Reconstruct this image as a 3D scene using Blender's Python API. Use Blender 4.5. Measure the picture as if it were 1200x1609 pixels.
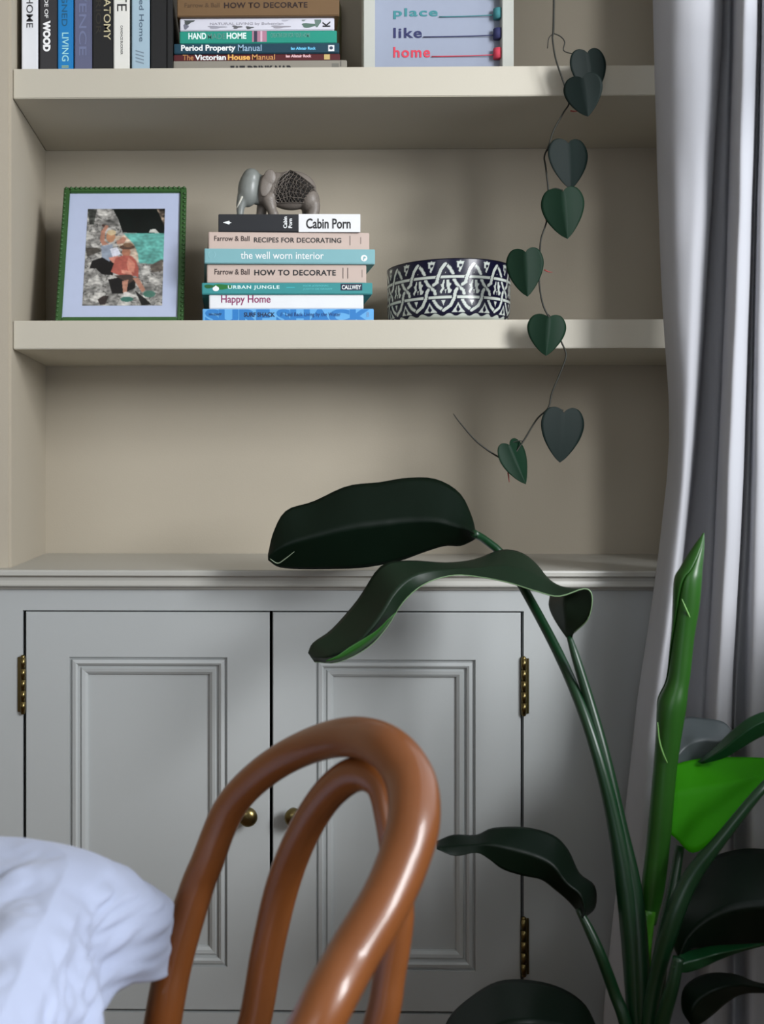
import bpy, bmesh, math, random
import numpy as np
from mathutils import Vector, Matrix, noise
for o in list(bpy.data.objects): bpy.data.objects.remove(o)
SC = bpy.context.scene; COL = SC.collection
R = math.radians
# ------------------------------------------------------------------ camera
F = 1700.0; YAW = R(0.9); CAM = Vector((0, -1.70, 1.05))
PPX = 388 - F*math.tan(YAW); PPY = 739.0
cd = bpy.data.cameras.new('camera'); cam = bpy.data.objects.new('camera', cd); COL.objects.link(cam)
cam.location = CAM; cam.rotation_euler = (R(90), 0, YAW)
cd.sensor_fit = 'VERTICAL'; cd.sensor_height = 36; cd.sensor_width = 27; cd.lens = F/1609*36
cd.shift_x = (600-PPX)/1609; cd.shift_y = -(804.5-PPY)/1609
cd.clip_start = .05
cd.dof.use_dof = True; cd.dof.focus_distance = 1.72; cd.dof.aperture_fstop = 6.5
SC.camera = cam
# ------------------------------------------------------------------ light
w = bpy.data.worlds.new('world'); SC.world = w; w.use_nodes = True
w.node_tree.nodes['Background'].inputs[0].default_value = (.84, .91, 1, 1)
w.node_tree.nodes['Background'].inputs[1].default_value = 1.6
def area(name, loc, target, sx, sy, power, col):
    l = bpy.data.lights.new(name, 'AREA'); l.shape = 'RECTANGLE'; l.size = sx; l.size_y = sy; l.energy = power; l.color = col
    o = bpy.data.objects.new(name, l); COL.objects.link(o); o.location = loc
    o.rotation_euler = (Vector(target)-Vector(loc)).to_track_quat('-Z', 'Y').to_euler()
    return o
area('daylight_side_window', (2.15, -2.55, 2.1), (.25, 0, 1.1), .9, 1.3, 120, (.97, .98, 1))
area('daylight_rear_window', (-1.1, -3.75, 1.9), (-.1, 0, 1.0), 1.4, 1.5, 8, (1, .97, .94))
SC.view_settings.view_transform = 'Standard'; SC.view_settings.look = 'None'
SC.view_settings.exposure = 0.0; SC.view_settings.gamma = 1; SC.view_settings.use_curve_mapping = False
SC.cycles.use_denoising = True

# ------------------------------------------------------------------ helpers
FW = Vector((-math.sin(YAW), math.cos(YAW), 0)); RT = Vector((math.cos(YAW), math.sin(YAW), 0))
def at(px, py, Y):
    """point of the world plane y = Y measured at a pixel of the photograph"""
    d = FW + RT*((px-PPX)/F) + Vector((0, 0, 1))*((PPY-py)/F)
    return CAM + d*((Y-CAM.y)/d.y)
def sc_at(Y): return (Y-CAM.y)/F                    # metres per pixel at depth Y
def lin(c): return tuple((v/12.92 if v <= .04045 else ((v+.055)/1.055)**2.4) for v in c)
def rgb(r, g, b): return lin((r/255, g/255, b/255))
def mat(name, col, rough=.6, metal=0, noise_amt=.04, nscale=30, bump=0, bscale=200, translu=0, tcol=None, coat=0, attr=None, spec=.5, sheen=0):
    m = bpy.data.materials.new(name); m.use_nodes = True; nt = m.node_tree; N = nt.nodes; L = nt.links
    p = N['Principled BSDF']; p.inputs['Roughness'].default_value = rough; p.inputs['Metallic'].default_value = metal
    p.inputs['Coat Weight'].default_value = coat; p.inputs['Specular IOR Level'].default_value = spec
    p.inputs['Sheen Weight'].default_value = sheen
    if attr:
        a = N.new('ShaderNodeAttribute'); a.attribute_name = attr; L.new(a.outputs['Color'], p.inputs['Base Color'])
    else:
        t = N.new('ShaderNodeTexCoord'); n = N.new('ShaderNodeTexNoise'); n.inputs['Scale'].default_value = nscale; n.inputs['Detail'].default_value = 4
        L.new(t.outputs['Object'], n.inputs['Vector'])
        r = N.new('ShaderNodeMapRange'); r.inputs['To Min'].default_value = 1-noise_amt; r.inputs['To Max'].default_value = 1+noise_amt
        L.new(n.outputs['Fac'], r.inputs['Value'])
        mx = N.new('ShaderNodeVectorMath'); mx.operation = 'SCALE'; mx.inputs[0].default_value = col[:3]
        L.new(r.outputs[0], mx.inputs['Scale']); L.new(mx.outputs[0], p.inputs['Base Color'])
    if bump:
        t2 = N.new('ShaderNodeTexCoord'); n2 = N.new('ShaderNodeTexNoise'); n2.inputs['Scale'].default_value = bscale; n2.inputs['Detail'].default_value = 3
        L.new(t2.outputs['Object'], n2.inputs['Vector'])
        b = N.new('ShaderNodeBump'); b.inputs['Strength'].default_value = bump; b.inputs['Distance'].default_value = .001
        L.new(n2.outputs['Fac'], b.inputs['Height']); L.new(b.outputs[0], p.inputs['Normal'])
    if translu:
        tr = N.new('ShaderNodeBsdfTranslucent'); tr.inputs['Color'].default_value = (*(tcol or col[:3]), 1)
        ms = N.new('ShaderNodeMixShader'); ms.inputs[0].default_value = translu
        L.new(p.outputs[0], ms.inputs[1]); L.new(tr.outputs[0], ms.inputs[2]); L.new(ms.outputs[0], N['Material Output'].inputs['Surface'])
    return m
def link(name, me, m=None, parent=None, smooth=False):
    o = bpy.data.objects.new(name, me); COL.objects.link(o)
    if m: me.materials.append(m)
    if smooth: me.polygons.foreach_set('use_smooth', [True]*len(me.polygons))
    if parent: o.parent = parent
    return o
def frombm(name, bm, m, parent=None, smooth=False):
    me = bpy.data.meshes.new(name); bmesh.ops.recalc_face_normals(bm, faces=bm.faces); bm.to_mesh(me); bm.free()
    return link(name, me, m, parent, smooth)
def thing(name, label, cat, loc=(0, 0, 0), rz=0, group=None):
    o = bpy.data.objects.new(name, None); COL.objects.link(o); o.empty_display_size = .05
    o.location = loc; o.rotation_euler = (0, 0, rz); o['label'] = label; o['category'] = cat
    if group: o['group'] = group
    return o
def tag(o, label, cat, group=None):
    o['label'] = label; o['category'] = cat
    if group: o['group'] = group
    return o
def struct(o): o['kind'] = 'structure'; return o
def box(bm, x0, x1, y0, y1, z0, z1, bev=0):
    r = bmesh.ops.create_cube(bm, size=1)
    for v in r['verts']: v.co = Vector(((x0+x1)/2+v.co.x*(x1-x0), (y0+y1)/2+v.co.y*(y1-y0), (z0+z1)/2+v.co.z*(z1-z0)))
    if bev:
        es = list({e for v in r['verts'] for e in v.link_edges})
        bmesh.ops.bevel(bm, geom=es, offset=bev, segments=2, affect='EDGES')
def boxo(name, b, m, parent=None, bev=0):
    bm = bmesh.new(); box(bm, *b, bev=bev); return frombm(name, bm, m, parent)
def catmull(pts, n):
    """resample a control polyline (tuples of any size) into n+1 smooth points, uniform in arc length"""
    P = np.array(pts, float)
    if len(P) == 2: return P[0]+(P[1]-P[0])*np.linspace(0, 1, n+1)[:, None]
    Q = np.vstack([2*P[0]-P[1], P, 2*P[-1]-P[-2]]); out = []
    for i in range(len(P)-1):
        p0, p1, p2, p3 = Q[i:i+4]
        for t in np.linspace(0, 1, 16, endpoint=False):
            out.append(.5*((2*p1)+(-p0+p2)*t+(2*p0-5*p1+4*p2-p3)*t*t+(-p0+3*p1-3*p2+p3)*t**3))
    out.append(P[-1]); out = np.array(out)
    idx = np.linspace(0, len(out)-1, n+1)
    return np.array([[np.interp(k, np.arange(len(out)), out[:, c]) for c in range(out.shape[1])] for k in idx])
def grid_mesh(name, rows, m, parent=None, thick=0, close=False, smooth=True, cols=None):
    """rows: array (nr,nc,3)"""
    rows = np.array(rows); nr, nc = rows.shape[:2]; v = rows.reshape(-1, 3)
    f = []
    for i in range(nr-1):
        for j in range(nc if close else nc-1):
            k = (j+1) % nc; f.append((i*nc+j, i*nc+k, (i+1)*nc+k, (i+1)*nc+j))
    me = bpy.data.meshes.new(name); me.from_pydata(v.tolist(), [], f); me.update()
    if cols is not None:
        a = me.color_attributes.new('col', 'FLOAT_COLOR', 'POINT')
        c = np.ones((len(v), 4)); c[:, :3] = np.array(cols).reshape(-1, 3); a.data.foreach_set('color', c.ravel())
    o = link(name, me, m, parent, smooth)
    if thick:
        s = o.modifiers.new('s', 'SOLIDIFY'); s.thickness = thick; s.offset = 0
    return o
def tube(name, pts, rad, m, parent=None, n=40, seg=14, cap=True):
    """pts: world points; rad: scalar or list same length"""
    if not hasattr(rad, '__len__'): rad = [rad]*len(pts)
    P = catmull([(*p, r) for p, r in zip(pts, rad)], n)
    C = [Vector(p[:3]) for p in P]; rows = []; up = None
    for i in range(len(C)):
        t = (C[min(i+1, n)]-C[max(i-1, 0)]).normalized()
        if up is None:
            up = t.orthogonal().normalized()
        up = (up-t*up.dot(t)).normalized(); s = t.cross(up)
        rows.append([C[i]+(up*math.cos(a)+s*math.sin(a))*P[i][3] for a in np.linspace(0, 2*math.pi, seg, endpoint=False)])
    if cap:
        rows = [[C[0]]*seg]+rows+[[C[-1]]*seg]
    return grid_mesh(name, [[tuple(q) for q in r] for r in rows], m, parent, close=True)
def lathe(name, prof, m, parent=None, seg=48, centre=(0, 0, 0), axis='Z'):
    rows = []
    for r, z in prof:
        if axis == 'Z': rows.append([(centre[0]+r*math.cos(a), centre[1]+r*math.sin(a), centre[2]+z) for a in np.linspace(0, 2*math.pi, seg, endpoint=False)])
        else: rows.append([(centre[0]+r*math.cos(a), centre[1]-z, centre[2]+r*math.sin(a)) for a in np.linspace(0, 2*math.pi, seg, endpoint=False)])
    return grid_mesh(name, rows, m, parent, close=True)
def text_mesh(name, s, x0, z0, x1, z1, m, parent, y=-.0004, vertical=False, bold=0, space=1.0):
    """lettering fitted in the box (x0,z0)-(x1,z1) of the parent's front plane, facing -Y"""
    cu = bpy.data.curves.new('t', 'FONT'); cu.body = s; cu.offset = bold*1.7+.006; cu.space_character = space; cu.resolution_u = 4
    tmp = bpy.data.objects.new('t', cu); COL.objects.link(tmp); bpy.context.view_layer.update()
    me = bpy.data.meshes.new_from_object(tmp.evaluated_get(bpy.context.evaluated_depsgraph_get()))
    bpy.data.objects.remove(tmp); me.name = name
    co = np.zeros(len(me.vertices)*3); me.vertices.foreach_get('co', co); co = co.reshape(-1, 3)
    mn, mxx = co.min(0), co.max(0); u = (co[:, 0]-mn[0])/(mxx[0]-mn[0]); v = (co[:, 1]-mn[1])/max(1e-6, mxx[1]-mn[1])
    if vertical: X = x0+v*(x1-x0); Z = z1-u*(z1-z0)
    else: X = x0+u*(x1-x0); Z = z0+v*(z1-z0)
    co = np.stack([X, np.full_like(X, y), Z], 1); me.vertices.foreach_set('co', co.ravel()); me.update()
    return link(name, me, m, parent)
# ---- tiny rasteriser for printed pictures and glaze decoration
def poly_mask(X, Y, pts):
    inside = np.zeros(X.shape, bool); n = len(pts); j = n-1
    for i in range(n):
        xi, yi = pts[i]; xj, yj = pts[j]
        c = ((yi > Y) != (yj > Y)) & (X < (xj-xi)*(Y-yi)/((yj-yi) or 1e-9)+xi); inside ^= c; j = i
    return inside
def seg_dist(X, Y, pts):
    D = np.full(X.shape, 1e9)
    for (ax, ay), (bx, by) in zip(pts[:-1], pts[1:]):
        dx, dy = bx-ax, by-ay; t = np.clip(((X-ax)*dx+(Y-ay)*dy)/(dx*dx+dy*dy+1e-9), 0, 1)
        D = np.minimum(D, np.hypot(X-ax-t*dx, Y-ay-t*dy))
    return D

# ------------------------------------------------------------------ materials
wall_m = mat('greige_wall_paint', rgb(175, 166, 149), .75, noise_amt=.03, nscale=4, bump=.15, bscale=300)
shelf_m = mat('greige_shelf_paint', rgb(190, 184, 168), .45, noise_amt=.02, nscale=6, bump=.08, bscale=250)
cab_m = mat('cool_lit_cabinet_paint', rgb(172, 176, 176), .38, noise_amt=.02, nscale=5, bump=.06, bscale=250)  # same greige paint, the cool window light put into its tint
top_m = mat('worktop_paint', rgb(176, 175, 168), .3, noise_amt=.02, nscale=5)
dark_m = mat('dark_gap', (.01, .01, .01), .9)
white_m = mat('white_paint', rgb(215, 215, 210), .5)
ceil_m = mat('ceiling_paint', rgb(225, 222, 215), .8)
floor_m = mat('oak_floor', rgb(120, 88, 60), .45, noise_amt=.2, nscale=8)
brass_m = mat('aged_brass', rgb(122, 108, 70), .28, metal=1, noise_amt=.1)
steel_m = mat('dark_screw', rgb(60, 52, 36), .4, metal=1)
wood_m = mat('bentwood', rgb(122, 70, 32), .36, noise_amt=.35, nscale=9, coat=.3)
cloth_m = mat('white_cotton', rgb(184, 194, 220), .9, noise_amt=.01, bump=.15, bscale=900, translu=.15, sheen=.2)
curtain_m = mat('white_curtain', rgb(186, 187, 192), .85, noise_amt=.01, bump=.1, bscale=700, translu=.25)

# ------------------------------------------------------------------ room
XL = at(20, 500, 0).x; XR = .80; YB = .28; YW = -.014
def wallbox(name, b, m=wall_m): return struct(boxo(name, b, m))
wallbox('wall_back', (XL, XR+.1, YB, YB+.1, 0, 2.6))
wallbox('floor', (-3.1, 1.0, -3.7, YB+.1, -.1, 0), floor_m)
wallbox('ceiling', (-3.1, 1.0, -3.7, YB+.1, 2.6, 2.7), ceil_m)
bm = bmesh.new(); box(bm, -3.1, XL, YW, YB+.1, 0, 2.6)
bmesh.ops.bevel(bm, geom=[e for e in bm.edges if all(abs(v.co.x-XL) < 1e-5 and abs(v.co.y-YW) < 1e-5 for v in e.verts)], offset=.004, segments=4, affect='EDGES')
struct(frombm('wall_chimney', bm, wall_m))
# right wall with window opening
W0, W1, S0, S1 = -.12, -2.7, .88, 2.45
bm = bmesh.new()
box(bm, XR, XR+.1, W0, YB, 0, 2.6); box(bm, XR, XR+.1, -3.7, W1, 0, 2.6)
box(bm, XR, XR+.1, W1, W0, 0, S0); box(bm, XR, XR+.1, W1, W0, S1, 2.6)
struct(frombm('wall_right', bm, wall_m))
wallbox('wall_left', (-3.2, -3.1, -3.7, YB, 0, 2.6))
bm = bmesh.new()
box(bm, -3.1, -2.0, -3.7, -3.6, 0, 2.6); box(bm, -.2, XR, -3.7, -3.6, 0, 2.6)
box(bm, -2.0, -.2, -3.7, -3.6, 0, .7); box(bm, -2.0, -.2, -3.7, -3.6, 2.4, 2.6)
struct(frombm('wall_rear', bm, wall_m))
def window(name, along, a0, a1, z0, z1, c):
    bm = bmesh.new(); t = .045
    def bb(p0, p1, q0, q1, d=.03):
        if along == 'Y': box(bm, c-d, c+d, p0, p1, q0, q1)
        else: box(bm, p0, p1, c-d, c+d, q0, q1)
    bb(a0, a0+t, z0, z1); bb(a1-t, a1, z0, z1); bb(a0+t, a1-t, z0, z0+t); bb(a0+t, a1-t, z1-t, z1)
    mid = (a0+a1)/2; bb(mid-.02, mid+.02, z0+t, z1-t, .02); bb(a0+t, mid-.02, (z0+z1)/2-.02, (z0+z1)/2+.02, .02); bb(mid+.02, a1-t, (z0+z1)/2-.02, (z0+z1)/2+.02, .02)
    return struct(frombm(name, bm, white_m))
window('window_1', 'Y', W1, W0, S0, S1, XR+.05)
window('window_2', 'X', -2.0, -.2, .7, 2.4, -3.65)

# ------------------------------------------------------------------ shelves
def shelf(py_top, py_bot, label):
    z1 = at(400, py_top, 0).z; z0 = at(400, py_bot, 0).z
    o = boxo('alcove_shelf', (XL+.0005, XR-.001, 0, YB-.001, z0, z1), shelf_m, bev=.0012)
    tag(o, label, 'shelf'); return z1
Z1 = shelf(106, 153, 'thick painted shelf carrying the upright books and the white frame')
Z2 = shelf(503, 548, 'thick painted shelf carrying the green frame, book stack and bowl')
Z0 = shelf(-292, -245, 'highest thick painted alcove shelf, above the picture')

# ------------------------------------------------------------------ cupboard
YF = -.030; CT = at(400, 927, YF).z
ZT = at(400, 896, -.05).z
cup = thing('alcove_cupboard', 'painted two-door alcove cupboard with brass hinges and knobs', 'cupboard', (0, 0, 0))
cx0 = XL-.09; zp = at(400, 1590, YF).z
DL0, DC, DR1 = at(38, 1200, YF).x, at(426, 1200, YF).x, at(820.5, 1200, YF).x
DT, DB = at(400, 962, YF).z, at(400, 1588, YF).z
g = .0038
bm = bmesh.new()
box(bm, cx0, DL0-g*.6, YF, YW-.001, 0, CT); box(bm, DR1+g*.6, XR-.001, YF, -.008, 0, CT)
box(bm, DL0-g*.6, DR1+g*.6, YF, YW-.001, DT+g*.6, CT); box(bm, DL0-g*.6, DR1+g*.6, YF, YW-.001, 0, DB-g)
frombm('face_frame', bm, cab_m, cup)
bm = bmesh.new(); box(bm, XL+.001, XL+.016, -.0125, YB-.001, .0, CT); box(bm, XR-.02, XR-.002, -.007, YB-.001, 0, CT)
box(bm, XL+.016, XR-.02, YB-.012, YB-.001, 0, CT); box(bm, XL+.016, XR-.02, -.008, YB-.012, .08, .095)
box(bm, XL+.016, XR-.02, .10, YB-.012, .48, .495)
frombm('carcass', bm, dark_m, cup)
def door(x0, x1, z0, z1, px0, px1, pz0, pz1, knob_x, knob_z, hinge_side, kl):
    # door slab with recessed, moulded panel
    prof = [(0, 0), (.0006, .0055), (.0035, .0055), (.0045, .0015), (.0095, .0005), (.0125, .0025), (.0135, .0075), (.0165, .0075), (.0185, .0045), (.0235, .0055), (.0275, .0085), (.0285, .0125), (.0335, .0125)]
    bm = bmesh.new(); Y = YF
    def ring(a0, a1, b0, b1, y): return [bm.verts.new((a0, y, b0)), bm.verts.new((a1, y, b0)), bm.verts.new((a1, y, b1)), bm.verts.new((a0, y, b1))]
    be = .0014
    rs = [ring(x0, x1, z0, z1, Y+.018), ring(x0, x1, z0, z1, Y+be), ring(x0+be*.4, x1-be*.4, z0+be*.4, z1-be*.4, Y+be*.4), ring(x0+be, x1-be, z0+be, z1-be, Y)]
    rs += [ring(px0+u, px1-u, pz0+u, pz1-u, Y+d) for u, d in prof]
    for a, b in zip(rs[:-1], rs[1:]):
        for k in range(4): bm.faces.new((a[k], a[(k+1) % 4], b[(k+1) % 4], b[k]))
    bm.faces.new(rs[-1]); bm.faces.new(list(reversed(rs[0])))
    d = frombm('door', bm, cab_m, cup)
    kn = lathe('knob', [(.0005, .0), (.009, 0), (.009, .002), (.0055, .004), (.005, .012), (.0105, .0155), (.0145, .020), (.0150, .024), (.0125, .0285), (.007, .031), (.0003, .0318)], brass_m, d, 32, (knob_x, Y, knob_z), 'Y')
    kn['label'] = kl
    hx = x0-.0035 if hinge_side < 0 else x1+.0035
    for hz0, hz1 in ((at(0, 1118, Y).z, at(0, 1032, Y).z), (at(0, 1524, Y).z, at(0, 1437, Y).z)):
        hb = bmesh.new()
        nk = 5; L = (hz1-hz0)/nk
        for i in range(nk):
            r = bmesh.ops.create_cone(hb, cap_ends=True, segments=16, radius1=.0042, radius2=.0042, depth=L*.96, matrix=Matrix.Translation((hx, Y-.0035, hz0+L*(i+.5))))
        box(hb, min(hx, hx+hinge_side*.0085), max(hx, hx+hinge_side*.0085), Y-.0022, Y+.0005, hz0, hz1, bev=.0004)
        r = bmesh.ops.create_uvsphere(hb, u_segments=12, v_segments=6, radius=.0040, matrix=Matrix.Translation((hx, Y-.0035, hz1)))
        r = bmesh.ops.create_uvsphere(hb, u_segments=12, v_segments=6, radius=.0040, matrix=Matrix.Translation((hx, Y-.0035, hz0)))
        h = frombm('hinge', hb, brass_m, d, True); h['label'] = 'brass butt hinge'
        h.data.polygons.foreach_set('use_smooth', [len(p.vertices) < 6 and p.area < 1e-4 for p in h.data.polygons])
    return d
pz1, pz0 = at(0, 1032, YF).z, at(0, 1517, YF).z
door(DL0+g*.6, DC-g*.6, DB, DT, at(109, 0, YF).x, at(357, 0, YF).x, pz0, pz1, at(389, 0, YF).x, at(0, 1281, YF-.02).z, -1, 'small brass knob')
door(DC+g*.6, DR1-g*.6, DB, DT, at(496, 0, YF).x, at(747, 0, YF).x, pz0-.004, pz1-.003, at(461, 0, YF).x, at(0, 1282, YF-.02).z, 1, 'small brass knob')
# worktop with moulded nosing
wt = thing('worktop', 'grey painted worktop with a moulded front edge on the cupboard', 'worktop', (0, 0, 0))
boxo('top_board', (XL+.0006, XR-.001, YW, YB-.001, CT, ZT), top_m, wt)
pr = [(YW, ZT), (-.0475, ZT), (-.0495, ZT-.001), (-.050, ZT-.003), (-.050, ZT-.0085), (-.0485, ZT-.0095), (-.0440, ZT-.0100), (-.0425, ZT-.0125), (-.0420, ZT-.017), (-.0435, ZT-.021), (-.0450, ZT-.0235), (-.0445, ZT-.0255), (-.039, ZT-.0265), (-.0365, ZT-.0285), (-.034, CT+.0008), (-.030, CT), (YW, CT)]
bm = bmesh.new(); A = [bm.verts.new((cx0-.004, y, z)) for y, z in pr]; B = [bm.verts.new((XR-.001, y, z)) for y, z in pr]
for i in range(len(pr)): j = (i+1) % len(pr); bm.faces.new((A[i], A[j], B[j], B[i]))
bm.faces.new(A); bm.faces.new(list(reversed(B)))
frombm('edge_moulding', bm, top_m, wt)

# ------------------------------------------------------------------ books
paper_m = mat('page_edges', rgb(214, 206, 188), .9, noise_amt=.08, nscale=400)
M = {}
def pm(r, g_, b, rough=.4, **k):
    key = (r, g_, b, rough)
    if key not in M: M[key] = mat('print_%d_%d_%d' % (r, g_, b), rgb(r, g_, b), rough, noise_amt=.03, nscale=60, **k)
    return M[key]
def book_body(bk, w_, t_, d_, cm, vertical=False):
    """spine faces -Y at y=0; lying: width x, thickness z; upright: thickness x, height z"""
    c = .0017
    bm = bmesh.new()
    if not vertical:
        box(bm, 0, w_, 0, c*1.4, 0, t_, bev=.0012); box(bm, 0, w_, c*1.4, d_, 0, c, bev=.0004); box(bm, 0, w_, c*1.4, d_, t_-c, t_, bev=.0004)
        pg = (.004, w_-.004, c*1.4, d_-.004, c, t_-c)
    else:
        h_ = w_
        box(bm, 0, t_, 0, c*1.4, 0, h_, bev=.0014); box(bm, 0, c, c*1.4, d_, 0, h_, bev=.0004); box(bm, t_-c, t_, c*1.4, d_, 0, h_, bev=.0004)
        pg = (c, t_-c, c*1.4, d_-.004, .004, h_-.004)
    frombm('cover', bm, cm, bk); boxo('pages', pg, paper_m, bk)
def lying(px0, px1, pyt, pyb, Y, rz, cm, label, group, depth=.19, zb=None):
    s = sc_at(Y); z = at(px0, pyb, Y).z if zb is None else zb
    zt = at(px0, pyt, Y).z; x = at(px0, 0, Y).x
    bk = thing('book', label, 'book', (x, Y, z), rz, group)
    W_ = (px1-px0)*s/math.cos(rz); book_body(bk, W_, zt-z-.0003, depth, cm)
    def T(txt, a, b, c, d, m, **k):      # pixel box x0,ytop,x1,ybottom at the spine
        return text_mesh(k.pop('name', 'title'), txt, (a-px0)*s, (at(px0, d, Y).z-z), (c-px0)*s, (at(px0, b, Y).z-z), m, bk, **k)
    def Q(a, b, c, d, m, name='label_patch', y=-.00025):
        bm = bmesh.new(); Z = lambda p: at(px0, p, Y).z-z
        vs = [bm.verts.new(((p-px0)*s, y, Z(q))) for p, q in ((a, d), (c, d), (c, b), (a, b))]; bm.faces.new(vs)
        return frombm(name, bm, m, bk)
    return bk, T, Q, zt
black = pm(24, 24, 28); whit = pm(235, 238, 238); cream = pm(232, 224, 196)
G2 = 'books stacked under the elephant'
YS = .035
dd = R(2.4)
# 7 books, bottom to top
bk, T, Q, z = lying(318, 587, 485, 503, YS, R(.6), pm(96, 168, 222), 'pale blue book with darker blue giant letters, lowest of the stack under the elephant', G2, zb=Z2)
T('SURF SHACK', 322, 485.8, 584, 509, pm(36, 120, 190), y=-.0002, bold=.03, name='giant_lettering')
T('SURF SHACK', 383, 491, 432, 498, pm(14, 34, 70), y=-.0005, bold=.015)
T('//  Laid Back Living by the Water', 440, 491, 535, 499, pm(14, 50, 110), y=-.0005, name='subtitle')
T('IAN KNAPP', 328, 492, 348, 496, pm(14, 40, 80), y=-.0005, name='subtitle'); T('B', 576, 491, 580, 498, pm(120, 150, 190), y=-.0005, name='imprint')
bk, T, Q, z = lying(328.5, 571, 463, 483, YS+.002, R(.8), pm(226, 228, 230), 'white book with plum lettering Happy Home', G2, zb=z)
T('Happy Home', 347.5, 463.8, 425, 479.5, pm(140, 44, 96), bold=.004)
bk, T, Q, z = lying(317, 585, 444, 461, YS-.002, R(.8), pm(48, 140, 142), 'teal book with a leaf emblem and lettering Urban Jungle', G2, zb=z)
T('URBAN JUNGLE', 358, 448.5, 439, 455.5, pm(220, 244, 240), bold=.008, space=1.15)
Q(535, 445.8, 569, 456.5, pm(10, 34, 62)); T('CALLWEY', 537, 448, 567, 454.8, whit, y=-.0006, bold=.01, name='imprint')
T('IGOR JOSIFOVIC', 476, 448, 516, 451, pm(100, 200, 205), name='author_name'); T('JUDITH DE GRAAFF', 476, 453, 522, 456, pm(100, 200, 205), name='author_name')
Q(450, 451.3, 463, 452.2, pm(70, 190, 200), name='printed_dash')
bm = bmesh.new(); s = sc_at(YS)
def blob2(bk, cx, cz, rx, rz_, m, name, y, n=20, amp=0, tail=0, zmax=.0168):
    bm = bmesh.new(); vs = []
    for k in range(n):
        a = 2*math.pi*k/n; r = 1+amp*math.sin(3*a+1)
        vs.append(bm.verts.new((cx+rx*r*math.cos(a), y, min(max(cz+rz_*r*math.sin(a)+(tail if abs(a-math.pi/2) < .3 else 0), .0004), zmax))))
    bm.faces.new(vs); return frombm(name, bm, m, bk)
blob2(bk, .0115, .0125, .008, .0030, pm(18, 90, 36), 'printed_foliage', -.0002, amp=.1)
blob2(bk, .033, .0120, .015, .0042, pm(24, 110, 40), 'printed_foliage', -.00022, amp=.15)
blob2(bk, .0225, .0088, .0052, .0040, whit, 'printed_emblem', -.0004, tail=.0015)
bk, T, Q, z = lying(325, 576, 415, 441, YS+.001, dd*.8, pm(196, 176, 165), 'greyish pink book with black lettering How to Decorate, below the pale teal book', G2, zb=z)
T('HOW TO DECORATE', 399.5, 423.5, 528, 432.5, black, bold=.012, space=1.08)
T('Farrow & Ball', 337, 422.5, 392, 431.5, pm(60, 46, 44), name='imprint', bold=.004)
Q(538.5, 420, 540, 437, pm(110, 96, 90), name='printed_bar'); Q(546, 420, 547.5, 437, pm(110, 96, 90), name='printed_bar'); Q(569, 423, 570, 435, pm(120, 106, 98), name='printed_bar')
bk, T, Q, z = lying(321, 590, 390, 412, YS-.006, dd, pm(122, 172, 178), 'pale teal book with white lettering the well worn interior', G2, zb=z, depth=.21)
T('the well worn interior', 378, 395, 509, 406.5, whit, bold=0)
blob2(bk, (572-321)*s, .0095, .0052, .0052, whit, 'printed_emblem', -.0004); blob2(bk, (572.6-321)*s, .0105, .0022, .0017, pm(122, 172, 178), 'printed_emblem', -.0006); blob2(bk, (571-321)*s, .0078, .0010, .0018, pm(122, 172, 178), 'printed_emblem', -.0006)
T('(  )', 327, 395, 339, 405, pm(140, 190, 196), name='imprint')
bk, T, Q, z = lying(327.5, 581, 364, 388, YS+.003, dd*1.1, pm(196, 176, 165), 'greyish pink book with black lettering Recipes for Decorating', G2, zb=z)
T('RECIPES FOR DECORATING', 399, 372.5, 537, 380.5, black, bold=.008, space=1.05)
T('Farrow & Ball', 336.5, 370.5, 392, 378.5, pm(60, 46, 44), name='imprint', bold=.004)
Q(550, 369, 551.3, 384, pm(110, 96, 90), name='printed_bar'); Q(567, 371, 568.3, 382, pm(130, 114, 106), name='printed_bar')
bk, T, Q, z = lying(343, 566, 336, 362, YS+.004, dd*.6, pm(20, 23, 29), 'thick book with a half black, half white spine, topmost in the stack under the elephant', G2, zb=z, depth=.15)
ZEL = z; YEL = YS+.02
s = sc_at(YS+.004)
bm = bmesh.new(); box(bm, (469-343)*s, (566-343)*s+.0003, -.0004, .002, -.0001, z-bk.location.z-.0001, bev=.0003); o = frombm('spine_panel', bm, pm(228, 229, 230), bk); o['label'] = 'white half of the spine'
T('Cabin Porn', 481, 343, 551, 359, black, y=-.0009, bold=.008)
def rot_text(bk, txt, x0, z0, x1, z1, m, bold=0, name='title', y=-.0005):
    """text reading bottom to top"""
    o = text_mesh(name, txt, 0, 0, z1-z0, x1-x0, m, bk, bold=bold)
    me = o.data
    for v in me.vertices: u, w_ = v.co.x, v.co.z; v.co = Vector((x1-w_, y, z0+u))
    me.update(); return o
rot_text(bk, 'Cabin\nPorn', (445-343)*s, .006, (459-343)*s, .0245, whit, .012)
bm = bmesh.new(); vs = [bm.verts.new(((p-343)*s, -.0004, q)) for p, q in ((350, .0148), (360, .0115), (361, .0135), (364, .0145), (361, .0155), (360, .0178))]; bm.faces.new(vs); frombm('printed_emblem', bm, whit, bk)

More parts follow.
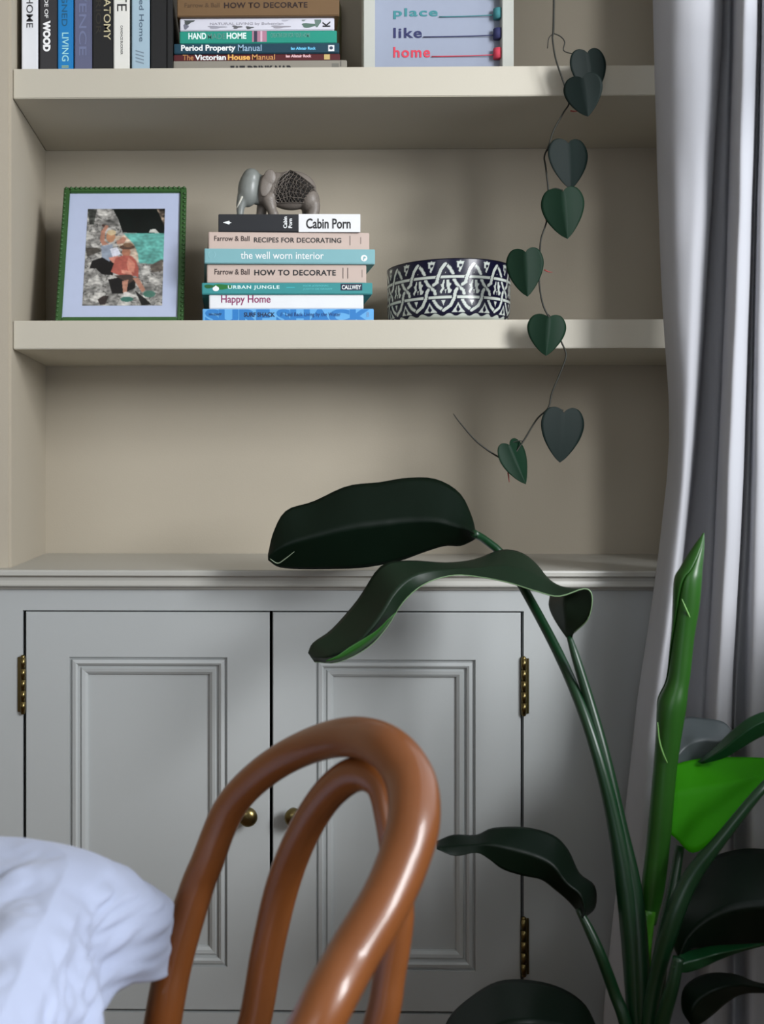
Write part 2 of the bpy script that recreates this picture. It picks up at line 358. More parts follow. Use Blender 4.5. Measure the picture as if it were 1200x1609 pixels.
# stack on the upper shelf
G1 = 'books stacked flat on the upper shelf'; Y1 = .035
bk, T, Q, z = lying(272, 545, 95.5, 120, Y1, 0, pm(136, 131, 120), 'stone grey book with bold black lettering, lowest of the upper shelf stack', G1, zb=Z1, depth=.2)
T('EAT DRINK NAP', 362, 104, 457, 116, black, bold=.035, space=1.1); Q(521, 101, 532, 107, pm(110, 108, 100), name='printed_bar'); Q(534, 97, 536, 106, pm(100, 96, 90), name='printed_bar')
bk, T, Q, z = lying(272.5, 534, 85.5, 95.5, Y1+.004, 0, pm(78, 12, 20), 'thin dark red book with white and gold lettering', G1, zb=z)
T('The', 287, 86.3, 304, 95, pm(196, 140, 86)); T('Victorian', 306, 86.3, 355, 95, whit, bold=.015); T('House', 358, 86.3, 393, 95, pm(236, 180, 96), bold=.015); T('Manual', 396, 86.3, 432, 95, pm(206, 150, 90))
T('Ian Alistair Rock', 449, 87, 489, 91.5, pm(235, 190, 195), bold=.02, name='author_name'); Q(509, 87, 518, 95, pm(196, 170, 110))
bk, T, Q, z = lying(273, 533, 68.5, 85, Y1+.002, 0, pm(4, 56, 74), 'dark petrol blue book with white lettering', G1, zb=z)
T('Period Property', 284.5, 71, 370, 83, whit, bold=.015); T('Manual', 374, 71, 411, 81, pm(150, 180, 205))
T('Ian Alistair Rock', 457, 75, 496, 79.5, pm(110, 200, 240), bold=.02, name='author_name'); Q(515.5, 72.5, 525, 82, pm(225, 228, 232)); blob2(bk, (520.3-273)*sc_at(Y1), .0080, .0030, .0026, pm(60, 70, 90), 'printed_emblem', -.0004)
bk, T, Q, z = lying(282, 529, 49, 67, Y1+.004, 0, pm(20, 140, 120), 'bright sea green book with white lettering', G1, zb=z)
T('HAND', 296, 52, 324, 62, pm(225, 245, 240), bold=.015); T('HOME', 356, 52, 387, 62, pm(225, 245, 240), bold=.015); T('MADE', 326, 53, 354, 62, pm(90, 140, 130))
Q(396, 49.5, 419, 66.5, pm(170, 120, 140), name='printed_photo'); Q(399, 49.5, 404, 66.5, pm(50, 50, 70), name='printed_photo', y=-.0004); Q(409, 49.5, 412, 66.5, pm(210, 180, 196), name='printed_photo', y=-.0004)
T('CREATIVE DIY FOR YOUR HOME', 425, 53, 487, 60, pm(100, 158, 146), name='subtitle')
bk, T, Q, z = lying(282.5, 525, 29, 48.5, Y1+.003, 0, pm(206, 206, 216), 'white book printed with grey green flowers', G1, zb=z)
for a, b, c, d, col, am in ((296, 35, 8, 5, (70, 76, 76), .3), (292, 44, 4, 4, (110, 112, 126), .2), (318, 31, 12, 2, (160, 120, 130), .3), (340, 45, 14, 2, (150, 150, 160), .3), (372, 45, 7, 2.2, (96, 96, 100), .4), (392, 46, 6, 2, (80, 84, 86), .3), (360, 30, 12, 1.6, (150, 120, 122), .3), (412, 31, 10, 1.6, (90, 96, 92), .3), (440, 45, 14, 2, (150, 148, 156), .3), (450, 33, 10, 3, (175, 175, 186), .3), (485, 43, 11, 3.5, (84, 110, 98), .2), (499, 37, 5, 8, (98, 120, 112), .2), (478, 33, 5, 3, (130, 140, 140), .3)):
    blob2(bk, (a-282.5)*sc_at(Y1), at(0, b, Y1+.003).z-bk.location.z, c*sc_at(Y1), d*sc_at(Y1), pm(*col), 'printed_flower', -.0002-.00002*a/100, amp=am)
T('NATURAL LIVING by Bohemian', 330, 36, 445, 41, pm(150, 148, 158), name='subtitle'); rot_text(bk, 'K', (507-282.5)*sc_at(Y1), .005, (519-282.5)*sc_at(Y1), .014, black, .01, 'imprint')
bk, T, Q, z = lying(278, 533, -6, 28.5, Y1-.004, 0, pm(108, 82, 52), 'thick brown book lying on top of the flower printed book', G1, zb=z, depth=.2)
T('HOW TO DECORATE', 352, 4.5, 483, 13.5, pm(44, 26, 20), bold=.012, space=1.08); T('Farrow & Ball', 290, 5, 345, 12, pm(84, 62, 40), name='imprint')
o = thing('book', 'olive green slim book standing behind the flat stack on the upper shelf', 'book', (at(528, 0, .17).x, .245, Z1), R(-12)); book_body(o, .21, .012, .03, pm(98, 98, 44), True)

# upright books
G0 = 'books standing upright on the upper shelf'; YU = .022
def upright(px0, px1, h, cm, label, depth=.2):
    x0, x1 = at(px0, 0, YU).x, at(px1, 0, YU).x; bk = thing('book', label, 'book', (x0, YU, Z1), 0, G0)
    book_body(bk, h, x1-x0-.0006, depth, cm, True); s = sc_at(YU)
    def T(txt, a, b, c, d, m, **k):  # px box x0,ytop,x1,ybottom
        return text_mesh(k.pop('name', 'title'), txt, (a-px0)*s, at(0, d, YU).z-Z1, (c-px0)*s, at(0, b, YU).z-Z1, m, bk, vertical=True, **k)
    return bk, T
bk, T = upright(34, 60, .27, pm(222, 224, 228), 'white upright book with thin black lettering, first on the left'); T('THE CALM HOME', 41.5, -95, 52, 44, pm(50, 50, 54))
bk, T = upright(62.5, 90, .285, pm(46, 45, 48), 'charcoal upright book with bold white lettering'); T('MADE OF', 70, -18, 76, 29, pm(220, 220, 220), bold=.01); T('WOOD', 67.5, 33, 79.5, 81.5, pm(240, 240, 240), bold=.035)
bk, T = upright(91, 115.5, .26, pm(16, 122, 186), 'bright blue upright book'); T('DESIGNED', 97, -40, 106, 42, pm(28, 88, 120)); T('LIVING', 97.5, 52, 108, 97, pm(170, 225, 225)); T('II', 97, 104, 108, 107, pm(190, 205, 110), name='imprint')
bk, T = upright(117, 145, .28, pm(94, 98, 126), 'dusty slate purple upright book'); T('PROVENCE', 124, -80, 136, 88, pm(110, 118, 150))
bk, T = upright(145.5, 178, .275, pm(9, 9, 10, .6), 'black upright book with cream lettering'); T('ANATOMY', 163, -28, 174, 64, pm(196, 186, 150)); T('INTERIOR', 150.5, -50, 159, 55, pm(40, 36, 28))
bk, T = upright(178.5, 204, .265, pm(224, 223, 216), 'off white upright book with thin tall lettering'); T('WHITE', 184, -70, 199, 19, pm(40, 40, 42), bold=-.005); T('CANDACE BUCKNER', 189.5, 41.5, 193, 87, pm(70, 70, 72), name='author_name')
bk, T = upright(207, 235.5, .27, pm(160, 184, 198), 'pale blue upright book with slate lettering'); T('Foraged Home', 216.5, -38, 226, 67, pm(84, 104, 122)); T('////', 213, 80, 226, 102, pm(120, 136, 150), name='imprint')
bk, T = upright(237, 262, .29, pm(9, 9, 11, .5), 'plain black upright book, last on the right of its row')
bk, T = upright(262.5, 271.5, .20, pm(8, 8, 9, .6), 'thin plain black upright book against the flat stack')

# ------------------------------------------------------------------ white picture frame
YP = .05; s = sc_at(YP)
xf0, xf1 = at(571, 0, YP).x, at(807, 0, YP).x
pf = thing('picture_frame', 'white box picture frame with coloured stitched lettering on the upper shelf', 'frame', (xf0, YP, Z1))
wf = xf1-xf0; hf = .30; fw = 18*s
frame_m = pm(182, 184, 176)
bm = bmesh.new()
for b in ((0, fw, 0, .03, 0, hf), (wf-fw, wf, 0, .03, 0, hf), (fw, wf-fw, 0, .03, 0, fw*.75), (fw, wf-fw, 0, .03, hf-fw, hf)): box(bm, *b, bev=.0008)
frombm('frame', bm, frame_m, pf)
boxo('backing_card', (fw, wf-fw, .018, .026, fw*.75, hf-fw), pm(146, 154, 172, .8), pf)
def PT(t, a, b, c, d, m, **k): return text_mesh(k.pop('name', 'lettering'), t, (a-571)*s, at(0, d, YP).z-Z1, (c-571)*s, at(0, b, YP).z-Z1, m, pf, y=.0172, **k)
teal, navy, red = pm(60, 130, 136, .8), pm(44, 48, 92, .8), pm(206, 64, 84, .8)
for t, x1, y0, y1, m in (('no', 650, -30, -8, pm(200, 180, 70, .8)), ('place', 690, 10, 27, teal), ('like', 665, 41, 57, navy), ('home', 678, 71, 88, red)):
    PT(t, 620, y0, x1, y1, m, bold=.01, space=1.15)
    zz = at(0, y1-1 if t != 'place' else 24.5, YP).z-Z1
    tube('thread', [((x1-571+2)*s, .016, zz), ((740-571)*s, .015, zz+.0005), ((786-571)*s, .012, zz+.001)], .0008, m, pf, n=8, seg=6)
    bm = bmesh.new(); bmesh.ops.create_cone(bm, cap_ends=True, segments=20, radius1=.0072, radius2=.0072, depth=.016, matrix=Matrix.Translation(((783-571)*s, .011, zz+.002)))
    sp = frombm('thread_reel', bm, m, pf, True)

# ------------------------------------------------------------------ green frame with photograph
YG = .070; lean = R(-20)
gx0 = at(86, 0, YG).x; gw = at(288, 0, YG).x-gx0; gh = .261
gf = thing('photo_frame', 'green beaded frame holding a photograph of two children by water', 'frame', (gx0, YG, Z2+.0068))
gf.rotation_euler = (lean, 0, 0)
green_m = mat('green_frame_paint', rgb(50, 88, 42), .5, noise_amt=.2, nscale=60)
fw = .0105; bm = bmesh.new()
for b in ((0, fw, 0, .016, 0, gh), (gw-fw, gw, 0, .016, 0, gh), (fw, gw-fw, 0, .016, 0, fw), (fw, gw-fw, 0, .016, gh-fw, gh)): box(bm, *b, bev=.0015)
frombm('frame', bm, green_m, gf)
bm = bmesh.new()
nb = 25
for k in range(nb):
    for zz in (gh-.0027,): bmesh.ops.create_uvsphere(bm, u_segments=10, v_segments=6, radius=.0027, matrix=Matrix.Translation((gw*(k+.5)/nb, -.0003, zz)))
nb = 30
for k in range(nb):
    for xx in (.0027, gw-.0027): bmesh.ops.create_uvsphere(bm, u_segments=10, v_segments=6, radius=.0027, matrix=Matrix.Translation((xx, -.0003, (gh-.01)*(k+.5)/nb)))
o = frombm('beading', bm, green_m, gf, True); o['kind'] = 'stuff'
boxo('mount', (fw, gw-fw, .0045, .008, fw, gh-fw), pm(180, 190, 216, .8), gf)
boxo('backing_board', (.002, gw-.002, .0161, .019, .002, gh-.002), pm(60, 50, 40), gf)
# print
nx, nz = 150, 180
cu, cv = np.meshgrid(np.linspace(0, 1, nx), np.linspace(0, 1, nz)); tt = cv
PX = 333-33*tt+cu*(575+15*tt); PY = 287+tt*695
nz_ = np.array([[noise.fractal(Vector((x/95, y/60, 3)), 1.0, 2.2, 4) for x, y in zip(rx, ry)] for rx, ry in zip(PX, PY)])
n2_ = np.array([[noise.noise(Vector((x/28, y/16, 9))) for x, y in zip(rx, ry)] for rx, ry in zip(PX, PY)])
base = np.clip(.60+.30*nz_+.22*n2_, .05, .92); base[np.abs(nz_) < .035] *= .45
IMG = np.stack([base*1.0, base*.985, base*.95], -1)
def paint(pts, c, var=.12):
    m_ = poly_mask(PX, PY, pts); k = 1+var*(nz_+n2_)
    for i in range(3): IMG[..., i][m_] = np.clip((c[i]/255)*k[m_], 0, 1)
def ell(cx, cy, rx, ry, c, var=.1): paint([(cx+rx*math.cos(a), cy+ry*math.sin(a)) for a in np.linspace(0, 6.283, 18)], c, var)
skin = (170, 122, 102)
paint([(515, 280), (560, 360), (595, 460), (780, 470), (905, 466), (920, 280)], (4, 12, 10), .4)
paint([(333, 280), (400, 290), (380, 400), (345, 400)], (60, 62, 58), .6)
paint([(845, 290), (880, 285), (915, 290), (905, 420), (870, 340)], (110, 96, 84), .8)
paint([(785, 465), (800, 440), (835, 435), (865, 466)], (190, 190, 182))
paint([(600, 468), (905, 466), (903, 660), (830, 690), (720, 684), (690, 600), (640, 510)], (96, 166, 156), .22)
paint([(318, 570), (420, 575), (435, 600), (330, 635)], (70, 66, 60), .3)
paint([(535, 490), (610, 480), (680, 550), (710, 620), (715, 690), (640, 640), (560, 560)], (176, 160, 142), .3)
paint([(800, 700), (890, 655), (895, 740), (810, 750)], (92, 84, 76), .3)
paint([(350, 720), (370, 665), (450, 640), (530, 680), (525, 770), (440, 760), (400, 720)], (14, 13, 14), .4)
paint([(490, 800), (590, 780), (690, 800), (690, 860), (600, 900), (520, 900)], (18, 16, 16), .4)
paint([(415, 940), (455, 912), (495, 915), (470, 975), (430, 975)], (48, 40, 38), .3)
paint([(690, 880), (760, 930), (810, 975), (740, 980)], (20, 20, 20), .4)
paint([(425, 520), (432, 455), (470, 405), (490, 415), (462, 460), (458, 520), (490, 548), (445, 555)], skin)
ell(505, 490, 34, 44, (176, 128, 96)); ell(512, 462, 34, 20, (196, 176, 140)); ell(450, 410, 12, 10, (70, 50, 44))
paint([(435, 560), (520, 545), (528, 640), (495, 672), (440, 640)], (138, 148, 162)); paint([(500, 580), (555, 568), (582, 618), (525, 650)], (212, 214, 224))
paint([(548, 528), (600, 490), (622, 510), (604, 540), (552, 548)], skin); paint([(490, 645), (562, 630), (545, 690), (520, 680)], (196, 130, 112))
ell(622, 606, 32, 36, (166, 112, 88)); ell(628, 568, 56, 18, (84, 62, 50)); ell(634, 552, 36, 16, (120, 92, 70))
paint([(545, 645), (600, 628), (660, 632), (695, 665), (715, 720), (712, 785), (690, 775), (640, 770), (560, 765), (508, 745)], (166, 88, 76))
paint([(625, 690), (640, 640), (690, 690), (680, 750), (640, 745)], (198, 128, 108)); paint([(585, 730), (660, 742), (670, 768), (590, 755)], (206, 140, 120))
paint([(530, 770), (660, 765), (690, 800), (640, 830), (590, 800)], (70, 56, 50)); paint([(592, 812), (640, 800), (628, 892), (600, 892)], skin); paint([(672, 792), (712, 786), (768, 872), (742, 892)], skin)
paint([(600, 890), (635, 885), (688, 915), (640, 925), (610, 920)], (200, 196, 190)); ell(630, 938, 48, 18, (56, 104, 92)); ell(795, 902, 46, 24, (70, 112, 98))
for _ in range(1):
    IMG = (IMG*2+np.roll(IMG, 1, 0)+np.roll(IMG, -1, 0)+np.roll(IMG, 1, 1)+np.roll(IMG, -1, 1))/6
u0 = (127-86)/202*gw; u1 = (253.5-86)/202*gw; v0 = .033; v1 = .2195
X = u0+cu*(u1-u0); Zp = v1-cv*(v1-v0)
IML = np.where(IMG <= .04045, IMG/12.92, ((IMG+.055)/1.055)**2.4)
grid_mesh('photograph', np.stack([X, np.full_like(X, .0041), Zp], -1), mat('photo_print', (1, 1, 1), .35, attr='col'), gf, smooth=False, cols=IML)
# ------------------------------------------------------------------ elephant
stone = mat('carved_soapstone', rgb(122, 114, 106), .45, noise_amt=.18, nscale=60, bump=.4, bscale=500)
stone2 = mat('smooth_soapstone', rgb(128, 132, 128), .35, noise_amt=.12, nscale=60)
cav_m = mat('hollow_shade_paint', rgb(22, 20, 18), .9)
el = thing('elephant_figurine', 'carved grey stone elephant with pierced lattice body on the book stack', 'figurine', (at(360, 0, YEL).x, YEL, ZEL))
e = sc_at(YEL)/7.5
def E(x, y, d=0): return Vector((x*e, .028+d, (700-y)*e))
def blobs(name, parts, m, parent, voxel=.0016, smooth_it=6):
    bm = bmesh.new()
    for c, r, rot in parts:
        mtx = Matrix.Translation(c) @ Matrix.Rotation(rot, 4, 'Y') @ Matrix.Diagonal((*r, 1))
        bmesh.ops.create_uvsphere(bm, u_segments=24, v_segments=16, radius=1, matrix=mtx)
    o = frombm('tmp', bm, m, None)
    md = o.modifiers.new('r', 'REMESH'); md.mode = 'VOXEL'; md.voxel_size = voxel
    sm = o.modifiers.new('s', 'SMOOTH'); sm.iterations = smooth_it; sm.factor = .6
    bpy.context.view_layer.update()
    me = bpy.data.meshes.new_from_object(o.evaluated_get(bpy.context.evaluated_depsgraph_get())); bpy.data.objects.remove(o); me.name = name
    me.materials.clear()
    return link(name, me, m, parent, True)
def chain(pts, rads, k=6, flat=1.0):
    out = []
    P = catmull([(*p, r) for p, r in zip(pts, rads)], k)
    for q in P: out.append((Vector(q[:3]), (q[3], q[3]*flat, q[3]), 0))
    return out
body = [(E(740, 350), (305*e, .022, 235*e), 0), (E(960, 480), (120*e, .020, 160*e), 0), (E(560, 330), (190*e, .019, 200*e), 0), (E(420, 350), (130*e, .017, 190*e), 0)]
body += chain([E(1000, 540, -.008), E(1005, 600, -.008), E(990, 655, -.008)], [85*e, 75*e, 75*e]) + chain([E(940, 540, .01), E(950, 655, .01)], [80*e, 70*e])
body += chain([E(470, 470, -.008), E(500, 580, -.009), E(525, 650, -.010)], [90*e, 62*e, 62*e]) + chain([E(400, 480, .01), E(375, 650, .01)], [70*e, 60*e])
body += [(E(640, 680, -.004), (110*e, .012, 22*e), 0)]
blobs('body', body, stone, el)
blobs('head', [(E(235, 330, -.004), (135*e, .019, 225*e), R(8)), (E(260, 220, -.004), (115*e, .017, 130*e), 0), (E(340, 330, .002), (120*e, .016, 190*e), 0)] + chain([E(175, 430, -.006), E(140, 520, -.008), E(130, 600, -.008), E(128, 670, -.008)], [85*e, 60*e, 48*e, 40*e], 10), stone2, el)
blobs('ear', [(E(445, 300, -.020), (75*e, .0035, 165*e), R(16)), (E(480, 230, -.021), (75*e, .0035, 95*e), 0)], stone, el, .0011, 3)
blobs('tusk', chain([E(150, 470, -.024), E(115, 550, -.026), (E(85, 600, -.024))], [15*e, 11*e, 5*e], 12), pm(190, 188, 176), el, .0006, 2)
# lattice dome
def dome(off, name, m, wire):
    bm = bmesh.new(); c = E(745, 350); rx, ry, rz_ = 305*e+off, .022+off, 235*e+off
    rows = 8; cols_ = 14; vs = {}
    rnd = random.Random(4)
    for i in range(rows):
        for j in range(cols_):
            x = 455+(545*j/(cols_-1))+(15 if i % 2 else 0); t = (x-455)/545
            ytop = 520-390*math.sin(min(1, max(0.0, .12+t*1.15))*math.pi*.62) if t < .45 else 125+max(0, (t-.5))*400
            y = 520-(520-ytop)*i/(rows-1)
            if 0 < i < rows-1 and wire: x += rnd.uniform(-9, 9); y += rnd.uniform(-6, 6)
            px, pz = (x-745)*e, (350-y)*e
            q = 1-(px/rx)**2-(pz/rz_)**2; yy = -ry*math.sqrt(max(q, .02))
            vs[i, j] = bm.verts.new(c+Vector((px, yy, pz)))
    for i in range(rows-1):
        for j in range(cols_-1):
            a, b, c_, d = vs[i, j], vs[i, j+1], vs[i+1, j+1], vs[i+1, j]
            if (i) % 2: bm.faces.new((a, b, c_)); bm.faces.new((a, c_, d))
            else: bm.faces.new((a, b, d)); bm.faces.new((b, c_, d))
    o = frombm(name, bm, m, el, not wire)
    if wire:
        md = o.modifiers.new('w', 'WIREFRAME'); md.thickness = .0017; md.use_even_offset = False
    return o
dome(.0012, 'hollow_shade', cav_m, False); dome(.0022, 'lattice', stone, True)['label'] = 'pierced lattice of small triangular openings'  # first dome is a dark sheet painting the shade behind the lattice

# ------------------------------------------------------------------ bowl
YBW = .13; sb = sc_at(YBW); bR = 95*sb
bw = thing('ceramic_bowl', 'navy and white ceramic bowl with interlaced arch pattern', 'bowl', (at(704, 0, YBW).x, YBW, Z2+.0002))
front = YBW-bR
zr = at(704, 407, front).z-Z2
N = 14; cols_ = N*44; nv = 110
prof_c = catmull([(bR*.80, .004), (bR*.93, .011), (bR*.985, .026), (bR*.995, zr*.62), (bR*1.0, zr)], nv)
th = np.linspace(0, 2*math.pi, cols_+1)[:-1]
PXX, VV = np.meshgrid((th/(2*math.pi)*N) % 1.0, prof_c[:, 1]/zr)
PXX = (PXX-.5)*415            # -207..207 around an arch apex
vb, vt = .13, .985
YY = 110-30+(1-(VV-vb)/(vt-vb))*(960-80)
wht = np.zeros(PXX.shape, bool); drk = np.zeros(PXX.shape, bool)
def sd(pts):
    D = np.full(PXX.shape, 1e9)
    for k in (-415, 0, 415): D = np.minimum(D, seg_dist(PXX+k, YY, pts))
    return D
def pmsk(pts):
    m_ = np.zeros(PXX.shape, bool)
    for k in (-415, 0, 415): m_ |= poly_mask(PXX+k, YY, pts)
    return m_
def stroke(pts, w_):
    global wht
    D = sd(pts); wht &= ~(D < w_+13); wht |= D < w_
def fill(pts): global wht; wht |= pmsk(pts)
def cut(pts): global wht; wht &= ~pmsk(pts)
stroke([(0, 135), (60, 205), (108, 300), (118, 390), (160, 470), (215, 530), (258, 580), (270, 650)], 22)
stroke([(-170, 730), (-120, 820), (-30, 895)], 22)
stroke([(-260, 345), (260, 345)], 23)
stroke([(-260, 685), (260, 685)], 23)
stroke([(-175, 480), (-125, 440), (-105, 340), (-60, 215), (0, 135)], 23)
stroke([(165, 545), (140, 590), (125, 700), (70, 820), (-30, 895)], 23)
fill([(100+60, 105), (210, 90), (265, 105), (235, 200), (205, 280), (180, 255), (200, 215), (165, 190)]); cut([(195, 150), (240, 135), (240, 175), (200, 205)])
fill([(-25, 395), (-10, 400), (-22, 470), (-18, 545), (-60, 615), (-85, 590), (-50, 530), (-70, 480), (-45, 450)])
fill([(20, 395), (50, 400), (55, 440), (85, 465), (60, 500), (65, 540), (95, 570), (70, 615), (35, 610), (25, 540), (10, 480)])
fill([(-12, 560), (12, 560), (0, 620)]); fill([(-60, 730), (0, 730), (-30, 815)]); fill([(-15, 290), (15, 290), (0, 265)])
fill([(182, 765), (225, 850), (290, 925), (90, 925), (140, 850)]); cut([(180, 810), (215, 880), (180, 930), (150, 880)])
navyc = np.array(lin((.055, .055, .17))); whc = np.array(lin((.80, .83, .80)))
C = np.where(wht[..., None], whc, navyc)
low = VV < vb+.02*np.sin(PXX/415*2*math.pi*2); C[low] = whc; C[VV > .985] = navyc
rows = [[(r*math.cos(a-math.pi/2-.0), r*math.sin(a-math.pi/2), z) for a in th] for r, z in prof_c]
rim = [(bR*1.0, zr+.001), (bR*.985, zr+.0018), (bR*.96, zr), (bR*.95, zr*.6), (bR*.90, .025), (bR*.7, .012), (.001, .010)]
glaze = mat('glaze', (1, 1, 1), .28, attr='col', coat=.1, spec=.35)
grid_mesh('bowl_wall', rows, glaze, bw, close=True, cols=C)
lathe('inside', rim, pm(30, 30, 70, .15), bw, 96); lathe('foot_ring', [(bR*.80, .004), (bR*.79, 0), (bR*.72, 0), (bR*.70, .006), (.001, .007)], pm(206, 208, 200, .25), bw, 96)

# ------------------------------------------------------------------ curtain
def cur_rows():
    # per height: list of (px, Y) of the folds, left to right
    K = {  # py: folds
     -650: [(1050, .04), (1022, -.02), (1050, -.10), (1086, -.13), (1120, -.13), (1139, -.09), (1140, -.03), (1152, -.03), (1157, -.13), (1170, -.19), (1184, -.21), (1194, -.17), (1192, -.09), (1198, -.08), (1203, -.22), (1225, -.29), (1250, -.30), (1262, -.20), (1268, -.19), (1285, -.33), (1310, -.38)],
     0:    [(1050, .03), (1025, -.03), (1050, -.10), (1084, -.13), (1115, -.13), (1136, -.09), (1137, -.03), (1150, -.03), (1154, -.13), (1168, -.19), (1182, -.21), (1192, -.17), (1190, -.09), (1197, -.08), (1202, -.22), (1225, -.29), (1250, -.30), (1262, -.20), (1268, -.19), (1285, -.33), (1310, -.38)],
     435:  [(1060, .02), (1039, -.03), (1056, -.10), (1080, -.13), (1096, -.13), (1109, -.09), (1112, -.03), (1138, -.03), (1143, -.13), (1155, -.19), (1168, -.21), (1178, -.17), (1180, -.09), (1186, -.08), (1192, -.22), (1215, -.29), (1245, -.30), (1260, -.20), (1268, -.19), (1285, -.33), (1310, -.38)],
     690:  [(1068, .02), (1055, -.03), (1066, -.10), (1076, -.13), (1086, -.13), (1093, -.09), (1098, -.03), (1126, -.03), (1131, -.13), (1144, -.19), (1158, -.21), (1169, -.17), (1172, -.09), (1180, -.08), (1188, -.22), (1212, -.29), (1245, -.30), (1260, -.20), (1268, -.19), (1285, -.33), (1310, -.38)],
     920:  [(1050, .01), (1030, -.05), (1042, -.11), (1054, -.14), (1062, -.14), (1067, -.10), (1074, -.04), (1116, -.03), (1122, -.13), (1134, -.19), (1148, -.21), (1157, -.17), (1162, -.09), (1172, -.08), (1184, -.22), (1210, -.29), (1245, -.30), (1260, -.20), (1268, -.19), (1285, -.33), (1310, -.38)],
     1110: [(1020, -.01), (1000, -.07), (1012, -.12), (1024, -.15), (1034, -.15), (1042, -.11), (1056, -.05), (1104, -.04), (1109, -.13), (1122, -.19), (1136, -.21), (1145, -.17), (1152, -.09), (1166, -.08), (1180, -.22), (1208, -.29), (1245, -.30), (1260, -.20), (1268, -.19), (1285, -.33), (1310, -.38)],
     1400: [(990, -.03), (968, -.09), (982, -.13), (998, -.16), (1014, -.16), (1026, -.12), (1048, -.07), (1094, -.06), (1100, -.13), (1114, -.19), (1130, -.21), (1140, -.17), (1150, -.10), (1164, -.10), (1180, -.22), (1208, -.29), (1245, -.30), (1260, -.20), (1268, -.19), (1285, -.33), (1310, -.38)],
     1640: [(970, -.05), (946, -.10), (962, -.14), (984, -.17), (1004, -.17), (1020, -.13), (1044, -.08), (1088, -.07), (1096, -.14), (1112, -.19), (1128, -.21), (1140, -.17), (1150, -.11), (1164, -.10), (1180, -.22), (1208, -.29), (1245, -.30), (1260, -.20), (1268, -.19), (1285, -.33), (1310, -.38)],
    }
    ks = sorted(K); A_ = np.array([catmull([(p, -.062+(y-.04)*.6) for p, y in [(p, min(max(y, -.19), -.13 if p > 1160 else 1)) for p, y in K[k]]], 200) for k in ks])
    # convert px,Y to X,Y at mid scale, heights from Y=-.15 plane
    out = []
    zs = [at(0, k, -.15).z for k in ks]; zs[-1] = .28; allz = np.linspace(zs[0], zs[-1], 110)
    XY = np.array([[(at(p[0], 0, p[1]).x, p[1]) for p in row] for row in A_])
    XYf = XY[-1:].copy(); XYf[..., 0] -= .01; XY = np.concatenate([XY, XYf]); zs = zs+[.004]; allz = np.linspace(min(zs[0], 2.45), .004, 120)
    zi = np.array(zs)[::-1]
    # smooth interpolation in height
    def sm(vals, z):
        return np.interp(z, zi, vals[::-1])
    for z in allz:
        row = []
        for j in range(201):
            x = (sm(XY[:, j, 0], z-.06)+sm(XY[:, j, 0], z)+sm(XY[:, j, 0], z+.06))/3; y = (sm(XY[:, j, 1], z-.06)+sm(XY[:, j, 1], z)+sm(XY[:, j, 1], z+.06))/3
            n = noise.noise(Vector((x*16, y*16, z*3.0)))*.003+noise.noise(Vector((x*40, y*40, z*11)))*.0012
            row.append((min(x+n, XR-.006), y+n, z))
        out.append(row)
    return out
cr = np.array(cur_rows())
o = grid_mesh('curtain', cr, curtain_m, None, thick=.0012)
tag(o, 'long white cotton curtain hanging in deep folds at the window', 'curtain')

# ------------------------------------------------------------------ leaves
def leafmat(name, c, t, tc, rough=.33, spec=.5): return mat(name, c, rough, noise_amt=.15, nscale=25, translu=t, tcol=tc, bump=.1, bscale=90, spec=spec)
leaf_dark = leafmat('leaf_dark', rgb(3, 18, 8), .05, rgb(5, 50, 8), .45, spec=.2)  # near-black base, shade of the big rear leaf put into the colour
leaf_mid = leafmat('leaf_mid', rgb(14, 60, 30), .12, rgb(30, 120, 20))
leaf_under = leafmat('leaf_underside', rgb(18, 38, 22), .08, rgb(40, 110, 24), .5, spec=.35)
leaf_new = leafmat('leaf_new', rgb(38, 88, 26), .2, rgb(56, 150, 16))
leaf_bright = leafmat('leaf_bright', rgb(58, 150, 4), .5, rgb(90, 220, 0), .6, spec=.15)  # brighter leaf green, window backlight painted into the base colour
stem_m = mat('stem_green', rgb(14, 50, 26), .35, noise_amt=.15, nscale=20)
stem_bright = mat('stem_young', rgb(64, 130, 30), .35, noise_amt=.15, nscale=20, translu=.15, tcol=rgb(70, 160, 20))  # brighter green of the new leaf's stalk
vine_stem = mat('vine_stem', rgb(26, 28, 18), .6, noise_amt=.3, nscale=40)
vine_leaf = leafmat('vine_leaf', rgb(12, 27, 24), .04, rgb(14, 40, 22), .6, spec=.2)
vine_leaf2 = leafmat('vine_leaf_green', rgb(12, 42, 26), .06, rgb(16, 60, 26), .6, spec=.2)
red_m = mat('red_sheath', rgb(150, 50, 46), .5)
pl = thing('bird_of_paradise_plant', 'tall potted plant with large paddle leaves in front of the curtain', 'plant', (0, 0, 0))
def loft(name, U, Mi, D, m, n=36, k=9, ribs=0, label=None, thick=.0008, wave=0):
    """U, Mi, D: lists of (px,py,Y): the two edges and the midrib"""
    U_, M_, D_ = [catmull([tuple(at(*p)) for p in q], n) for q in (U, Mi, D)]
    rows = []
    for i in range(n+1):
        row = []
        for a, b, rev in ((U_[i], M_[i], False), (M_[i], D_[i], True)):
            for j in range(k+(1 if rev else 0)):
                t = j/k; p = a+(b-a)*t; row.append(p)
        row = np.array(row)
        # round the cross-section away from a sharp crease, add fine ribs
        w_ = np.linspace(-1, 1, len(row))
        for q in range(len(row)):
            row[q][1] += wave*math.sin(i*1.1+w_[q]*2)*(w_[q]**2) + ribs*math.sin(i*2.4)*(1-abs(w_[q]))
        rows.append(row)
    o = grid_mesh(name, rows, m, pl, thick=thick)
    if label: o['label'] = label
    return o
def petiole(pts, r, m=None, name='leaf_stalk', rr=None):
    return tube(name, [at(*p) for p in pts], rr or [w_*sc_at(-.35)/2 for w_ in r], m or stem_m, pl, n=36, seg=14)
